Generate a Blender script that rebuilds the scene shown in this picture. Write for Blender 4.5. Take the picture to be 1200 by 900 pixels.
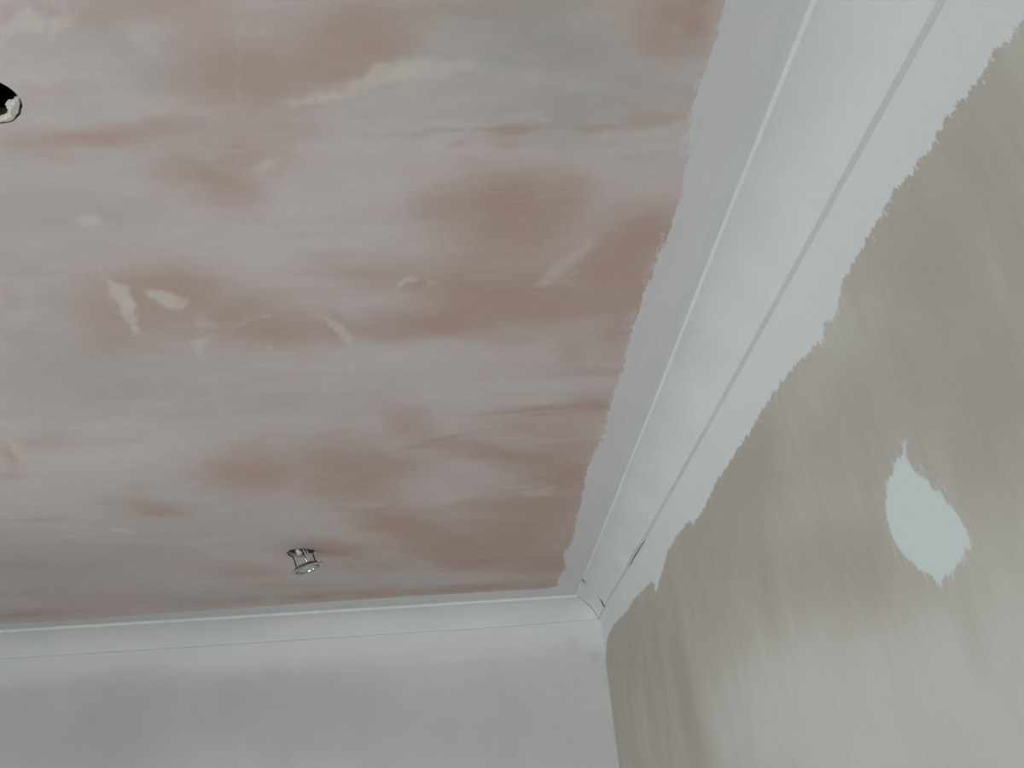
import bpy, bmesh, math
import numpy as np
from mathutils import Matrix, Vector

for o in list(bpy.data.objects):
    bpy.data.objects.remove(o, do_unlink=True)
scene = bpy.context.scene
C = scene.collection

# ---------------------------------------------------------------- camera
CAM_LOC = (0.0, 0.0, 1.650)
CAM_RIGHT = (0.996942, -0.034375, -0.070177)
CAM_UP = (0.042619, -0.51355, 0.857)
CAM_FWD = (0.065499, 0.857371, 0.510515)
FOCAL_PX = 880.0

cd = bpy.data.cameras.new('camera')
cam = bpy.data.objects.new('camera', cd)
C.objects.link(cam)
cam.matrix_world = Matrix((
    (CAM_RIGHT[0], CAM_UP[0], -CAM_FWD[0], CAM_LOC[0]),
    (CAM_RIGHT[1], CAM_UP[1], -CAM_FWD[1], CAM_LOC[1]),
    (CAM_RIGHT[2], CAM_UP[2], -CAM_FWD[2], CAM_LOC[2]),
    (0, 0, 0, 1)))
cd.sensor_fit = 'HORIZONTAL'
cd.sensor_width = 36.0
cd.lens = FOCAL_PX * 36.0 / 1200.0
cd.clip_start = 0.02
scene.camera = cam

# ---------------------------------------------------------------- room size (metres)
XL, XR = -2.75, 0.4896          # left wall with the window, right plastered wall
YB, YF = -1.85, 2.9315          # wall behind the camera, far white wall
ZC = 2.40                       # ceiling
# window openings: (wall, lo, hi, sill, head)
WIN_L = (0.35, 1.65, 0.80, 2.05)
WIN_B = (-2.1, 0.1, 0.60, 2.15)

# ---------------------------------------------------------------- daylight
world = bpy.data.worlds.new('overcast_sky')
scene.world = world
world.use_nodes = True
bg = world.node_tree.nodes['Background']
bg.inputs[0].default_value = (0.87, 0.975, 1.01, 1)
bg.inputs[1].default_value = 6.0

def portal(name, loc, rot, sx, sy):
    l = bpy.data.lights.new(name, 'AREA')
    l.shape = 'RECTANGLE'
    l.size, l.size_y = sx, sy
    l.cycles.is_portal = True
    o = bpy.data.objects.new(name, l)
    C.objects.link(o)
    o.location = loc
    o.rotation_euler = rot
    return o
portal('window_daylight', (XL - 0.02, (WIN_L[0] + WIN_L[1]) / 2, (WIN_L[2] + WIN_L[3]) / 2),
       (0, -math.pi / 2, 0), WIN_L[3] - WIN_L[2], WIN_L[1] - WIN_L[0])
portal('window_daylight', ((WIN_B[0] + WIN_B[1]) / 2, YB - 0.02, (WIN_B[2] + WIN_B[3]) / 2),
       (math.pi / 2, 0, 0), WIN_B[1] - WIN_B[0], WIN_B[3] - WIN_B[2])

vs = scene.view_settings
vs.view_transform = 'Standard'
vs.look = 'None'
vs.gamma = 1.0
vs.use_curve_mapping = False
vs.exposure = 0.14

# ---------------------------------------------------------------- measured marks
# damp / undried patches of the ceiling plaster: centre x, y, half-axis 1, half-axis 2, strength (metres)
DAMP = [
    (-0.405,0.475,0.014,0.009,-0.004,0.005,0.6),
    (-0.441,0.474,0.018,0.0,-0.007,0.013,0.35),
    (-0.291,0.474,0.093,0.001,-0.005,0.013,0.5),
    (-0.357,0.489,0.034,0.0,-0.005,0.011,0.3),
    (-0.243,0.542,0.057,0.001,-0.012,0.043,0.7),
    (-0.285,0.563,0.047,0.001,-0.009,0.028,0.4),
    (-0.173,0.548,0.061,0.001,-0.009,0.041,0.65),
    (-0.12,0.512,0.05,0.001,-0.007,0.043,0.6),
    (-0.224,0.583,0.058,0.001,-0.006,0.023,0.5),
    (-0.427,0.634,0.08,-0.003,-0.005,0.013,0.8),
    (-0.332,0.631,0.08,-0.002,-0.004,0.014,0.5),
    (-0.493,0.659,0.049,0.001,-0.009,0.018,0.35),
    (-0.518,0.648,0.04,-0.001,-0.002,0.004,0.5),
    (-0.349,0.683,0.044,0.02,-0.019,0.035,0.55),
    (-0.3,0.718,0.033,0.021,-0.019,0.033,0.65),
    (-0.256,0.669,0.057,0.002,-0.007,0.027,0.5),
    (-0.19,0.631,0.056,0.001,-0.004,0.019,0.4),
    (-0.482,0.587,0.013,0.0,-0.008,0.016,0.4),
    (-0.436,0.579,0.02,0.0,-0.008,0.018,0.3),
    (-0.086,0.495,0.047,0.001,-0.005,0.035,0.7),
    (-0.08,0.526,0.039,0.001,-0.002,0.017,0.75),
    (-0.012,0.477,0.03,0.0,-0.001,0.015,0.5),
    (0.06,0.482,0.05,0.001,0.0,0.013,0.35),
    (0.151,0.476,0.064,0.001,0.001,0.009,0.3),
    (0.262,0.494,0.036,0.0,0.008,0.032,0.8),
    (0.25,0.525,0.02,0.0,0.003,0.015,0.55),
    (0.289,0.487,0.019,0.0,0.008,0.03,0.6),
    (-0.114,0.555,0.033,-0.006,0.0,0.01,0.6),
    (0.077,0.636,0.038,-0.002,0.001,0.007,1),
    (0.011,0.641,0.085,-0.003,0.0,0.003,0.6),
    (0.016,0.664,0.015,-0.003,0.001,0.005,0.6),
    (0.073,0.656,0.033,0.001,0.0,0.01,0.4),
    (0.195,0.635,0.026,0.001,0.001,0.008,0.6),
    (0.257,0.631,0.043,-0.002,0.002,0.007,0.55),
    (0.255,0.62,0.042,-0.004,0.003,0.01,0.25),
    (0.083,0.764,0.095,0.004,0.002,0.056,0.95),
    (0.069,0.819,0.068,0.003,0.001,0.043,0.75),
    (-0.01,0.767,0.049,0.002,-0.001,0.028,0.5),
    (0.159,0.754,0.033,0.001,0.004,0.042,0.5),
    (0.13,0.81,0.039,-0.02,0.014,0.044,0.4),
    (0.276,0.853,0.058,-0.049,0.024,0.045,0.9),
    (0.227,0.923,0.066,-0.036,0.022,0.061,0.85),
    (0.285,0.963,0.049,0.003,0.017,0.095,0.9),
    (0.277,1.097,0.041,0.003,0.013,0.086,0.75),
    (0.086,0.959,0.114,-0.033,0.012,0.074,0.9),
    (-0.027,1.036,0.089,-0.008,0.0,0.042,0.9),
    (-0.144,1.058,0.09,-0.002,-0.003,0.035,0.7),
    (0.103,1.029,0.09,0.006,0.002,0.049,0.75),
    (0.011,0.937,0.064,-0.033,0.011,0.051,0.6),
    (0.173,1.002,0.079,0.005,0.006,0.059,0.7),
    (0.206,1.152,0.032,0.002,0.005,0.046,0.5),
    (0.266,1.229,0.073,-0.001,0.002,0.013,0.5),
    (0.076,1.104,0.046,0.003,0.001,0.022,0.3),
    (-0.128,0.919,0.072,0.004,-0.004,0.031,0.45),
    (-0.074,0.941,0.024,0.001,-0.001,0.017,0.6),
    (-0.203,0.905,0.057,0.003,-0.005,0.028,0.3),
    (-0.153,0.868,0.05,0.002,-0.002,0.015,0.2),
    (-0.563,0.975,0.046,0.019,-0.025,0.047,0.65),
    (-0.469,0.912,0.054,0.003,-0.01,0.028,0.7),
    (-0.417,0.946,0.054,0.021,-0.023,0.054,0.75),
    (-0.366,1.01,0.077,0.017,-0.02,0.062,0.8),
    (-0.311,1.047,0.058,0.004,-0.01,0.044,0.65),
    (-0.486,0.993,0.057,0.024,-0.029,0.062,0.7),
    (-0.583,1.069,0.059,0.004,-0.024,0.06,0.5),
    (-0.254,1.046,0.047,0.003,-0.005,0.025,0.45),
    (-0.206,1.047,0.016,-0.011,0.005,0.045,0.6),
    (-0.691,0.941,0.015,0.001,-0.015,0.029,0.35),
    (-0.697,1.036,0.034,0.002,-0.012,0.024,0.3),
    (-0.478,1.601,0.084,0.03,-0.036,0.123,0.85),
    (-0.578,1.637,0.067,0.008,-0.02,0.066,0.35),
    (-0.317,1.602,0.057,0.007,-0.021,0.121,0.7),
    (-0.247,1.659,0.088,0.052,-0.028,0.134,0.85),
    (-0.189,1.589,0.117,0.034,-0.007,0.05,0.75),
    (-0.295,1.779,0.092,0.012,-0.011,0.077,0.5),
    (-0.85,1.405,0.059,-0.005,-0.016,0.037,0.55),
    (-0.962,1.469,0.006,0.034,-0.031,0.04,0.6),
    (-1.014,1.559,0.034,0.004,-0.014,0.026,0.4),
    (-0.783,1.789,0.064,0.027,-0.017,0.043,0.7),
    (-0.802,1.742,0.038,0.005,-0.012,0.031,0.4),
    (-0.768,1.652,0.026,0.003,-0.009,0.024,0.3),
    (-0.123,1.391,0.043,0.04,-0.015,0.059,0.55),
    (-0.077,1.454,0.052,0.05,-0.014,0.059,0.35),
    (-0.076,1.499,0.079,-0.035,0.001,0.012,0.7),
    (0.136,1.374,0.075,0.002,0.001,0.015,0.7),
    (0.208,1.373,0.125,-0.006,0.002,0.019,0.8),
    (0.278,1.358,0.052,-0.025,0.013,0.05,0.7),
    (0.162,1.446,0.111,-0.006,0.005,0.048,0.6),
    (0.038,1.551,0.128,0.055,-0.003,0.048,0.75),
    (0.118,1.591,0.113,0.035,0.0,0.046,0.6),
    (0.214,1.543,0.08,0.009,0.006,0.071,0.55),
    (0.195,1.683,0.093,0.011,0.005,0.071,0.5),
    (0.245,1.73,0.079,0.01,0.007,0.075,0.75),
    (0.21,1.895,0.131,0.018,0.007,0.099,0.8),
    (0.276,1.658,0.064,0.007,0.014,0.125,0.5),
    (0.027,1.869,0.113,0.016,-0.0,0.036,0.3),
    (-0.779,1.819,0.056,0.008,-0.01,0.028,0.6),
    (-0.695,2.34,0.119,0.024,-0.016,0.059,0.65),
    (-0.438,2.156,0.081,0.014,-0.018,0.097,0.7),
    (-0.364,2.241,0.086,0.041,-0.014,0.079,0.4),
    (-0.555,2.636,0.203,0.006,-0.007,0.042,0.65),
    (-0.625,2.496,0.132,0.028,-0.011,0.047,0.3),
    (-0.203,1.974,0.097,0.078,-0.016,0.088,0.9),
    (-0.113,2.151,0.119,0.122,-0.021,0.143,0.8),
    (0.003,2.342,0.168,0.031,-0.002,0.122,0.8),
    (0.138,2.118,0.21,-0.019,0.016,0.238,0.9),
    (0.251,2.442,0.127,0.024,0.01,0.141,0.8),
    (0.145,2.681,0.276,0.008,0.003,0.055,0.7),
    (-0.159,2.68,0.332,-0.011,-0.002,0.054,0.75),
    (-0.325,2.377,0.116,0.023,-0.008,0.062,0.6),
    (-0.357,2.162,0.073,0.013,-0.007,0.045,0.5),
    (-0.339,2.673,0.058,0.013,-0.01,0.086,0.5),
    (-1.061,1.824,0.06,-0.005,-0.009,0.019,0.5),
    (-1.524,2.665,0.193,0.006,-0.03,0.062,0.55),
    (-0.891,2.647,0.257,0.007,-0.021,0.073,0.4),
    (-1.18,2.516,0.199,0.045,-0.031,0.076,0.3),
    (-1.257,2.179,0.13,0.025,-0.022,0.044,0.25),
    (-0.79,2.227,0.141,0.027,-0.012,0.039,0.25),
    (-1.005,2.035,0.085,0.015,-0.011,0.027,0.25),
]
# filler and dry-skim smears on the ceiling (outline in metres, strength, edge softness)
SMEAR = [
    ([(-0.2029,0.597),(-0.1815,0.5891),(-0.1603,0.586),(-0.1536,0.5814),(-0.1259,0.5796),(-0.0991,0.5629),(-0.0778,0.5455),(-0.0532,0.5382),(-0.0151,0.5378),(0.0308,0.5462),(0.0464,0.5542),(0.0327,0.5596),(-0.0066,0.5601),(-0.0508,0.5649),(-0.0862,0.5757),(-0.1092,0.5858),(-0.1331,0.5937),(-0.1685,0.5977),(-0.1885,0.5985)],0.75,0.008),
    ([(0.0327,0.5518),(0.0718,0.5524),(0.1118,0.5599),(0.1728,0.5679),(0.2116,0.5876),(0.176,0.5917),(0.0728,0.5812),(0.0129,0.565)],0.28,0.03),
    ([(-0.255,0.6929),(-0.238,0.6806),(-0.2205,0.6783),(-0.2298,0.6908),(-0.2518,0.706)],0.7,0.006),
    ([(-0.4665,0.5044),(-0.4457,0.4873),(-0.4214,0.4691),(-0.4136,0.4802),(-0.407,0.484),(-0.4203,0.5011),(-0.4324,0.5048),(-0.4468,0.5027),(-0.4693,0.5162)],0.7,0.008),
    ([(-0.4168,0.4992),(-0.4054,0.4878),(-0.3901,0.4767),(-0.3825,0.4862),(-0.4013,0.4974),(-0.417,0.505)],0.6,0.008),
    ([(-0.3338,0.4925),(-0.3257,0.4984),(-0.313,0.5165),(-0.3189,0.5277),(-0.3336,0.5192),(-0.3366,0.5041)],0.5,0.012),
    ([(-0.4724,0.5495),(-0.449,0.5477),(-0.4343,0.5567),(-0.4535,0.5663),(-0.4754,0.5625)],0.45,0.012),
    ([(-0.5063,0.7744),(-0.4886,0.767),(-0.4782,0.7739),(-0.4841,0.7852),(-0.5006,0.7896),(-0.5095,0.7842)],0.65,0.01),
    ([(-0.4028,0.5254),(-0.372,0.5156),(-0.3675,0.5259),(-0.3941,0.5359)],0.35,0.02),
    ([(-0.524,0.8654),(-0.5201,0.8849),(-0.5198,0.9109),(-0.499,0.9182),(-0.5044,0.9517),(-0.5296,1.0452),(-0.5417,1.0518),(-0.5348,0.9993),(-0.5322,0.9632),(-0.5284,0.9228)],0.8,0.006),
    ([(-0.4827,0.9316),(-0.4675,0.9282),(-0.454,0.9332),(-0.4221,0.9609),(-0.437,0.9823),(-0.4622,0.9786),(-0.4767,0.9533)],0.75,0.007),
    ([(-0.4315,1.0104),(-0.4147,1.0044),(-0.3984,1.0317),(-0.4094,1.0408),(-0.4308,1.0296)],0.4,0.01),
    ([(-0.4605,1.07),(-0.4402,1.0638),(-0.4194,1.0601),(-0.4412,1.0896),(-0.4498,1.1267),(-0.4436,1.1355),(-0.4567,1.1207),(-0.4568,1.0937)],0.6,0.007),
    ([(-0.3273,1.0075),(-0.3135,1.0013),(-0.3016,1.0091),(-0.3038,1.0185),(-0.3157,1.0106)],0.65,0.005),
    ([(-0.3537,1.0957),(-0.328,1.0976),(-0.3264,1.103),(-0.355,1.101)],0.6,0.005),
    ([(-0.3404,1.1128),(-0.3144,1.1147),(-0.3122,1.1313),(-0.3372,1.124)],0.4,0.007),
    ([(-0.2258,1.0162),(-0.2124,1.0194),(-0.1958,1.0473),(-0.1854,1.0837),(-0.1914,1.1045),(-0.2052,1.0982),(-0.2114,1.0639)],0.65,0.006),
    ([(-0.0977,0.9357),(-0.0809,0.926),(-0.0675,0.9246),(-0.0602,0.9335),(-0.0793,0.9388),(-0.0958,0.9444)],0.7,0.005),
    ([(-0.0496,0.934),(-0.0333,0.9306),(-0.0366,0.9411),(-0.0474,0.9427)],0.5,0.006),
    ([(-0.9196,1.3935),(-0.9139,1.4214),(-0.9296,1.4936),(-0.9469,1.5002),(-0.9423,1.4504)],0.5,0.01),
    ([(0.108,0.6227),(0.1251,0.6257),(0.1214,0.6321),(0.1105,0.6292)],0.5,0.007),
    ([(-0.927,1.9),(-0.8754,1.9339),(-0.8932,1.9573),(-0.9328,1.9247)],0.35,0.01),
    ([(-0.7272,2.6406),(-0.6844,2.6068),(-0.6609,2.6558),(-0.7093,2.7124)],0.3,0.02),
    ([(0.1201,0.954),(0.1504,0.9027),(0.197,0.8461),(0.2112,0.8562),(0.1722,0.9203),(0.1409,0.9551)],0.45,0.02),
    ([(0.133,0.8471),(0.1958,0.8368),(0.2182,0.8141),(0.2006,0.8751)],0.2,0.03),
    ([(0.2444,0.4995),(0.2533,0.4966),(0.2617,0.5121),(0.251,0.5161)],0.35,0.01),
    ([(-0.3648,1.8144),(-0.2787,1.815),(-0.1738,1.8531),(-0.286,1.867)],0.3,0.02),
    ([(0.1368,1.7976),(0.2239,1.7812),(0.2173,1.8369),(0.1499,1.8393)],0.4,0.015),
    ([(-0.1509,1.8445),(-0.0169,1.8052),(-0.0411,1.8719)],0.25,0.02),
]
# thin trowel scratches: start, end, half width, strength
SCRATCH = [
    (-0.2161,0.4959,-0.2471,0.59,0.0005,0.2),
    (-0.3083,0.6688,-0.2558,0.6676,0.0015,0.4),
    (-0.2725,0.6712,-0.2703,0.6824,0.0015,0.3),
    (-0.7949,1.3576,-0.6704,1.3554,0.002,0.35),
    (-0.6704,1.3554,-0.5128,1.3859,0.002,0.25),
    (-0.511,1.2729,-0.4223,1.2417,0.002,0.25),
    (-0.4223,1.2417,-0.3623,1.2565,0.002,0.25),
    (-0.0697,1.2555,-0.0233,1.3447,0.002,0.45),
    (0.1006,1.3856,0.2296,1.3753,0.0018,0.5),
    (0.1828,1.5226,0.318,1.5111,0.0018,0.35),
    (0.0483,1.6901,0.2172,1.7006,0.002,0.35),
    (-0.2226,1.8945,-0.0453,1.9981,0.003,0.25),
    (-0.1818,0.5902,-0.1052,0.5719,0.002,0.3),
    (0.0791,0.7641,0.1263,0.7561,0.002,0.25),
    (0.1674,0.9413,0.1858,0.921,0.002,0.4),
    (-0.3325,1.0119,-0.3814,1.0402,0.002,0.3),
    (-0.6791,1.2579,-0.5035,1.3006,0.003,0.2),
    (-0.9197,1.7364,-0.7671,1.8748,0.003,0.2),
    (-1.1304,2.0134,-0.8946,1.984,0.004,0.25),
    (-0.8329,2.0648,-0.5561,2.1895,0.004,0.2),
    (-0.2771,2.1608,-0.0879,2.4321,0.004,0.2),
]
# cut-in paint edge on the ceiling and on the right wall
CEIL_EDGE = [(0.3014,0.4179),(0.3011,0.4724),(0.2995,0.4971),(0.3018,0.5232),(0.2976,0.545),(0.2959,0.562),(0.2946,0.5857),(0.2981,0.6169),(0.299,0.6432),(0.3073,0.6781),(0.3127,0.7152),(0.3172,0.7499),(0.3163,0.7831),(0.3172,0.8328),(0.3135,0.8705),(0.3081,0.8901),(0.3103,0.9423),(0.3075,0.9869),(0.3038,1.0221),(0.306,1.0852),(0.3052,1.1256),(0.3085,1.1831),(0.3103,1.2448),(0.3068,1.3108),(0.3057,1.375),(0.3097,1.4404),(0.3119,1.5233),(0.2996,1.6121),(0.2949,1.6746),(0.3001,1.7911),(0.3069,1.9089),(0.3074,1.9982),(0.3149,2.1844),(0.3124,2.2627),(0.2977,2.335),(0.3128,2.4352),(0.3251,2.5031),(0.3098,2.5588),(0.3074,2.7044),(0.2719,2.7299),(0.1468,2.725),(-0.1616,2.7186),(-0.4659,2.7232),(-0.7681,2.7334),(-1.0677,2.7434),(-1.2765,2.7515),(-1.4583,2.7663),(-1.6539,2.7523),(-2.0722,2.7399)]
WALL_EDGE = [(0.3334,2.2216),(0.3744,2.216),(0.3916,2.2119),(0.4085,2.2206),(0.4183,2.2198),(0.4398,2.2184),(0.4556,2.2205),(0.4729,2.2238),(0.4834,2.2243),(0.5044,2.2243),(0.5308,2.2229),(0.5621,2.2248),(0.5891,2.2333),(0.612,2.2298),(0.6454,2.2284),(0.6811,2.2269),(0.6994,2.2251),(0.7336,2.2233),(0.7515,2.2168),(0.7645,2.2062),(0.7832,2.1993),(0.815,2.2069),(0.8318,2.1918),(0.8475,2.1954),(0.8802,2.2027),(0.9261,2.2101),(0.9678,2.2132),(1.0169,2.216),(1.0676,2.2162),(1.1318,2.2099),(1.2046,2.213),(1.2721,2.2105),(1.3312,2.2105),(1.4051,2.2056),(1.4745,2.196),(1.5231,2.1993),(1.555,2.1976),(1.567,2.2119),(1.6197,2.2175),(1.6948,2.2218),(1.7519,2.2204),(1.8042,2.2164),(1.8724,2.1963),(1.9945,2.1688),(1.985,2.1937),(2.0214,2.2065),(2.1417,2.2142),(2.2715,2.2269),(2.3673,2.2232),(2.5108,2.2318),(2.6501,2.2425),(2.7981,2.2377),(2.8533,2.2254),(3.0294,2.1114)]
PATCH = [(0.7266,1.997),(0.7431,1.9883),(0.7465,1.9741),(0.7392,1.9543),(0.7257,1.9403),(0.7115,1.9178),(0.7006,1.8994),(0.6948,1.8791),(0.6939,1.8595),(0.7069,1.8561),(0.7306,1.8488),(0.7549,1.8429),(0.7696,1.8403),(0.7784,1.8516),(0.799,1.8683),(0.813,1.8883),(0.8247,1.9074),(0.8229,1.9297),(0.8164,1.9452),(0.8007,1.9644),(0.7866,1.9723),(0.7673,1.9818),(0.7491,1.9832)]
# darker / warmer trowel marks on the right wall plaster (y, z)
WALL_MARK = [
    (1.145,2.192,-0.166,-0.001,-0.094,-0.084,0.5),
    (1.46,2.153,-0.219,0.017,-0.162,-0.096,0.5),
    (0.907,2.1,-0.131,-0.017,-0.027,-0.045,0.3),
    (2.419,2.112,-0.411,-0.07,-0.024,-0.157,0.4),
    (1.875,1.924,-0.047,-0.006,0.016,-0.111,0.8),
    (1.851,1.828,-0.075,-0.005,-0.01,-0.071,0.5),
    (1.007,1.963,-0.18,-0.061,0.036,-0.05,0.35),
    (0.887,1.869,-0.115,-0.032,0.024,-0.034,0.3),
    (1.235,1.953,-0.223,-0.06,0.053,-0.071,0.3),
    (0.474,2.138,-0.039,-0.059,0.075,-0.048,0.3),
    (0.589,2.101,-0.055,-0.062,0.06,-0.037,0.3),
    (0.553,1.984,-0.03,-0.029,0.078,-0.056,0.35),
    (0.771,2.1,-0.109,-0.041,-0.0,-0.046,0.25),
    (0.753,1.749,-0.011,0.0,0.0,-0.022,0.5),
    (0.742,1.787,-0.028,-0.001,0.0,-0.031,0.3),
    (0.827,1.988,-0.036,-0.016,0.036,-0.052,0.3),
    (0.687,2.037,-0.014,-0.006,0.012,-0.066,0.3),
]
WALL_PALE = [
    (1.161,1.75,-0.427,-0.049,0.068,-0.094,0.9),
    (0.872,1.692,-0.247,-0.021,0.048,-0.07,0.9),
    (0.7,1.747,-0.069,-0.013,0.053,-0.079,0.6),
    (1.436,1.809,-0.231,-0.031,0.059,-0.077,0.6),
    (0.874,1.797,-0.225,-0.046,0.029,-0.041,0.4),
    (0.706,1.861,-0.04,-0.005,0.002,-0.049,0.3),
    (0.978,2.003,-0.154,-0.033,-0.005,-0.037,0.25),
    (0.751,2.163,-0.067,-0.048,0.037,-0.052,0.2),
    (0.395,2.198,-0.011,-0.019,0.03,-0.026,0.3),
    (0.932,2.155,-0.06,-0.049,0.076,-0.024,0.3),
    (0.522,2.047,-0.011,-0.005,0.007,-0.05,0.25),
    (0.712,1.899,-0.019,-0.004,0.007,-0.077,0.3),
]
# greyer ceiling plaster, with dimming toward the view's edges put into its colour
GREY_DIM = [
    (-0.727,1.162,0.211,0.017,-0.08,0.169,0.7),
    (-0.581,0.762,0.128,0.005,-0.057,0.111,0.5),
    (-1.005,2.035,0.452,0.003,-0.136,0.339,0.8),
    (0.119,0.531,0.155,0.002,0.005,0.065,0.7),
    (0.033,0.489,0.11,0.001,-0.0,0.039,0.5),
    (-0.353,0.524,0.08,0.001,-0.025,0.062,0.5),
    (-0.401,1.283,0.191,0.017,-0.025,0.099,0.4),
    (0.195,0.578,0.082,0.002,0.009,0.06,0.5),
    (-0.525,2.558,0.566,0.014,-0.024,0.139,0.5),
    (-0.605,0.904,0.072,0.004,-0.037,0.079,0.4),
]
FAR_MARK = [(-0.79,2.12,0.603,-0.009,0.018,-0.116,0.6),(-0.271,2.001,0.514,-0.034,0.001,-0.14,0.5),(-1.304,2.015,0.35,-0.023,0.022,-0.11,0.4),(-1.344,2.214,0.291,0.022,0.012,-0.035,0.3),(0.418,2.185,0.022,-0.001,-0.002,-0.018,0.45),(0.353,2.241,0.026,-0.002,-0.003,-0.025,0.25),(0.118,1.893,0.36,-0.024,-0.008,-0.108,0.3),(-0.745,2.22,0.037,-0.002,0.003,-0.03,0.4),(-0.177,2.253,0.19,-0.002,0.001,-0.012,0.2)]
HOLE_A = [(-0.5185,0.5617),(-0.5061,0.5553),(-0.4961,0.5605),(-0.4915,0.5655),(-0.4884,0.5701),(-0.4867,0.5757),(-0.4854,0.5803),(-0.4872,0.5896),(-0.4927,0.5977),(-0.5024,0.6082),(-0.5111,0.6141),(-0.5196,0.6158),(-0.5294,0.6161),(-0.5406,0.6122),(-0.5421,0.5977),(-0.5325,0.5771)]
HOLE_B = [(-0.536,2.1774),(-0.524,2.1562),(-0.5082,2.1512),(-0.4909,2.1504),(-0.475,2.1571),(-0.4621,2.1671),(-0.4578,2.1835),(-0.4684,2.2134),(-0.4844,2.2307),(-0.5031,2.2355),(-0.521,2.224),(-0.5346,2.2054)]


# ---------------------------------------------------------------- helpers
def srgb(r, g, b):
    def f(v):
        v /= 255.0
        return v / 12.92 if v <= 0.04045 else ((v + 0.055) / 1.055) ** 2.4
    return (f(r), f(g), f(b), 1.0)

class Nodes:
    """small wrapper for building procedural materials"""
    def __init__(self, name):
        self.m = bpy.data.materials.new(name)
        self.m.use_nodes = True
        self.t = self.m.node_tree
        self.b = self.t.nodes['Principled BSDF']
        self.co = None
    def n(self, kind, **kw):
        nd = self.t.nodes.new(kind)
        for k, v in kw.items():
            setattr(nd, k, v)
        return nd
    def link(self, a, b):
        self.t.links.new(a, b)
    def put(self, sock, v):
        if isinstance(v, bpy.types.NodeSocket):
            self.link(v, sock)
        else:
            sock.default_value = v
    def coord(self):
        if not self.co:
            self.co = self.n('ShaderNodeTexCoord').outputs['Object']
        return self.co
    def noise(self, scale=(1, 1, 1), s=1.0, detail=3.0, rough=0.55, dist=0.0, off=(0, 0, 0), rot=(0, 0, 0)):
        mp = self.n('ShaderNodeMapping')
        self.link(self.coord(), mp.inputs[0])
        mp.inputs['Scale'].default_value = scale
        mp.inputs['Location'].default_value = off
        mp.inputs['Rotation'].default_value = rot
        nz = self.n('ShaderNodeTexNoise')
        self.link(mp.outputs[0], nz.inputs['Vector'])
        nz.inputs['Scale'].default_value = s
        nz.inputs['Detail'].default_value = detail
        nz.inputs['Roughness'].default_value = rough
        nz.inputs['Distortion'].default_value = dist
        return nz.outputs['Fac']
    def attr(self, name):
        a = self.n('ShaderNodeAttribute', attribute_name=name)
        return a.outputs['Fac']
    def math(self, op, a, b=0.0, c=0.0, clamp=False):
        nd = self.n('ShaderNodeMath', operation=op, use_clamp=clamp)
        for i, v in enumerate((a, b, c)):
            self.put(nd.inputs[i], v)
        return nd.outputs[0]
    def ramp(self, v, lo, hi, smooth=True, to0=0.0, to1=1.0):
        nd = self.n('ShaderNodeMapRange')
        nd.interpolation_type = 'SMOOTHSTEP' if smooth else 'LINEAR'
        self.put(nd.inputs[0], v)
        nd.inputs[1].default_value, nd.inputs[2].default_value = lo, hi
        nd.inputs[3].default_value, nd.inputs[4].default_value = to0, to1
        return nd.outputs[0]
    def mix(self, fac, a, b):
        nd = self.n('ShaderNodeMix', data_type='RGBA')
        self.put(nd.inputs[0], fac)
        self.put(nd.inputs[6], a)
        self.put(nd.inputs[7], b)
        return nd.outputs[2]
    def bump(self, h, strength=0.2, dist=0.002):
        nd = self.n('ShaderNodeBump')
        nd.inputs['Strength'].default_value = strength
        nd.inputs['Distance'].default_value = dist
        self.link(h, nd.inputs['Height'])
        self.link(nd.outputs[0], self.b.inputs['Normal'])
    def done(self, color, rough=0.8, metal=0.0, spec=0.3):
        self.put(self.b.inputs['Base Color'], color)
        self.put(self.b.inputs['Roughness'], rough)
        self.b.inputs['Metallic'].default_value = metal
        self.b.inputs['Specular IOR Level'].default_value = spec
        return self.m

rng = np.random.default_rng(7)
def vnoise(x, y, seed):
    """smooth value noise, about -1..1"""
    r = np.random.default_rng(seed).uniform(-1, 1, (257, 257))
    xi, yi = np.floor(x).astype(int), np.floor(y).astype(int)
    fx, fy = x - xi, y - yi
    fx, fy = fx * fx * (3 - 2 * fx), fy * fy * (3 - 2 * fy)
    a, b = r[xi % 256, yi % 256], r[(xi + 1) % 256, yi % 256]
    c, d = r[xi % 256, (yi + 1) % 256], r[(xi + 1) % 256, (yi + 1) % 256]
    return (a * (1 - fx) + b * fx) * (1 - fy) + (c * (1 - fx) + d * fx) * fy
def fbm(x, y, seed, octs=4):
    v, amp, t = 0, 1, 0
    for k in range(octs):
        v = v + amp * vnoise(x * 2 ** k + 31.7 * k, y * 2 ** k + 17.3 * k, seed + k)
        t += amp
        amp *= 0.5
    return v / t
def sdf(px, py, poly):
    """signed distance to a closed outline, positive inside"""
    best = np.full(px.shape, 1e9)
    inside = np.zeros(px.shape, bool)
    n = len(poly)
    for i in range(n):
        ax, ay = poly[i]
        bx, by = poly[(i + 1) % n]
        ex, ey = bx - ax, by - ay
        L = ex * ex + ey * ey + 1e-12
        t = np.clip(((px - ax) * ex + (py - ay) * ey) / L, 0, 1)
        best = np.minimum(best, (px - ax - t * ex) ** 2 + (py - ay - t * ey) ** 2)
        if ay != by:
            cross = ((ay > py) != (by > py)) & (px < (bx - ax) * (py - ay) / (by - ay) + ax)
            inside ^= cross
    return np.where(inside, 1, -1) * np.sqrt(best)
def segdist(px, py, ax, ay, bx, by):
    ex, ey = bx - ax, by - ay
    t = np.clip(((px - ax) * ex + (py - ay) * ey) / (ex * ex + ey * ey + 1e-12), 0, 1)
    return np.hypot(px - ax - t * ex, py - ay - t * ey)
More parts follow.
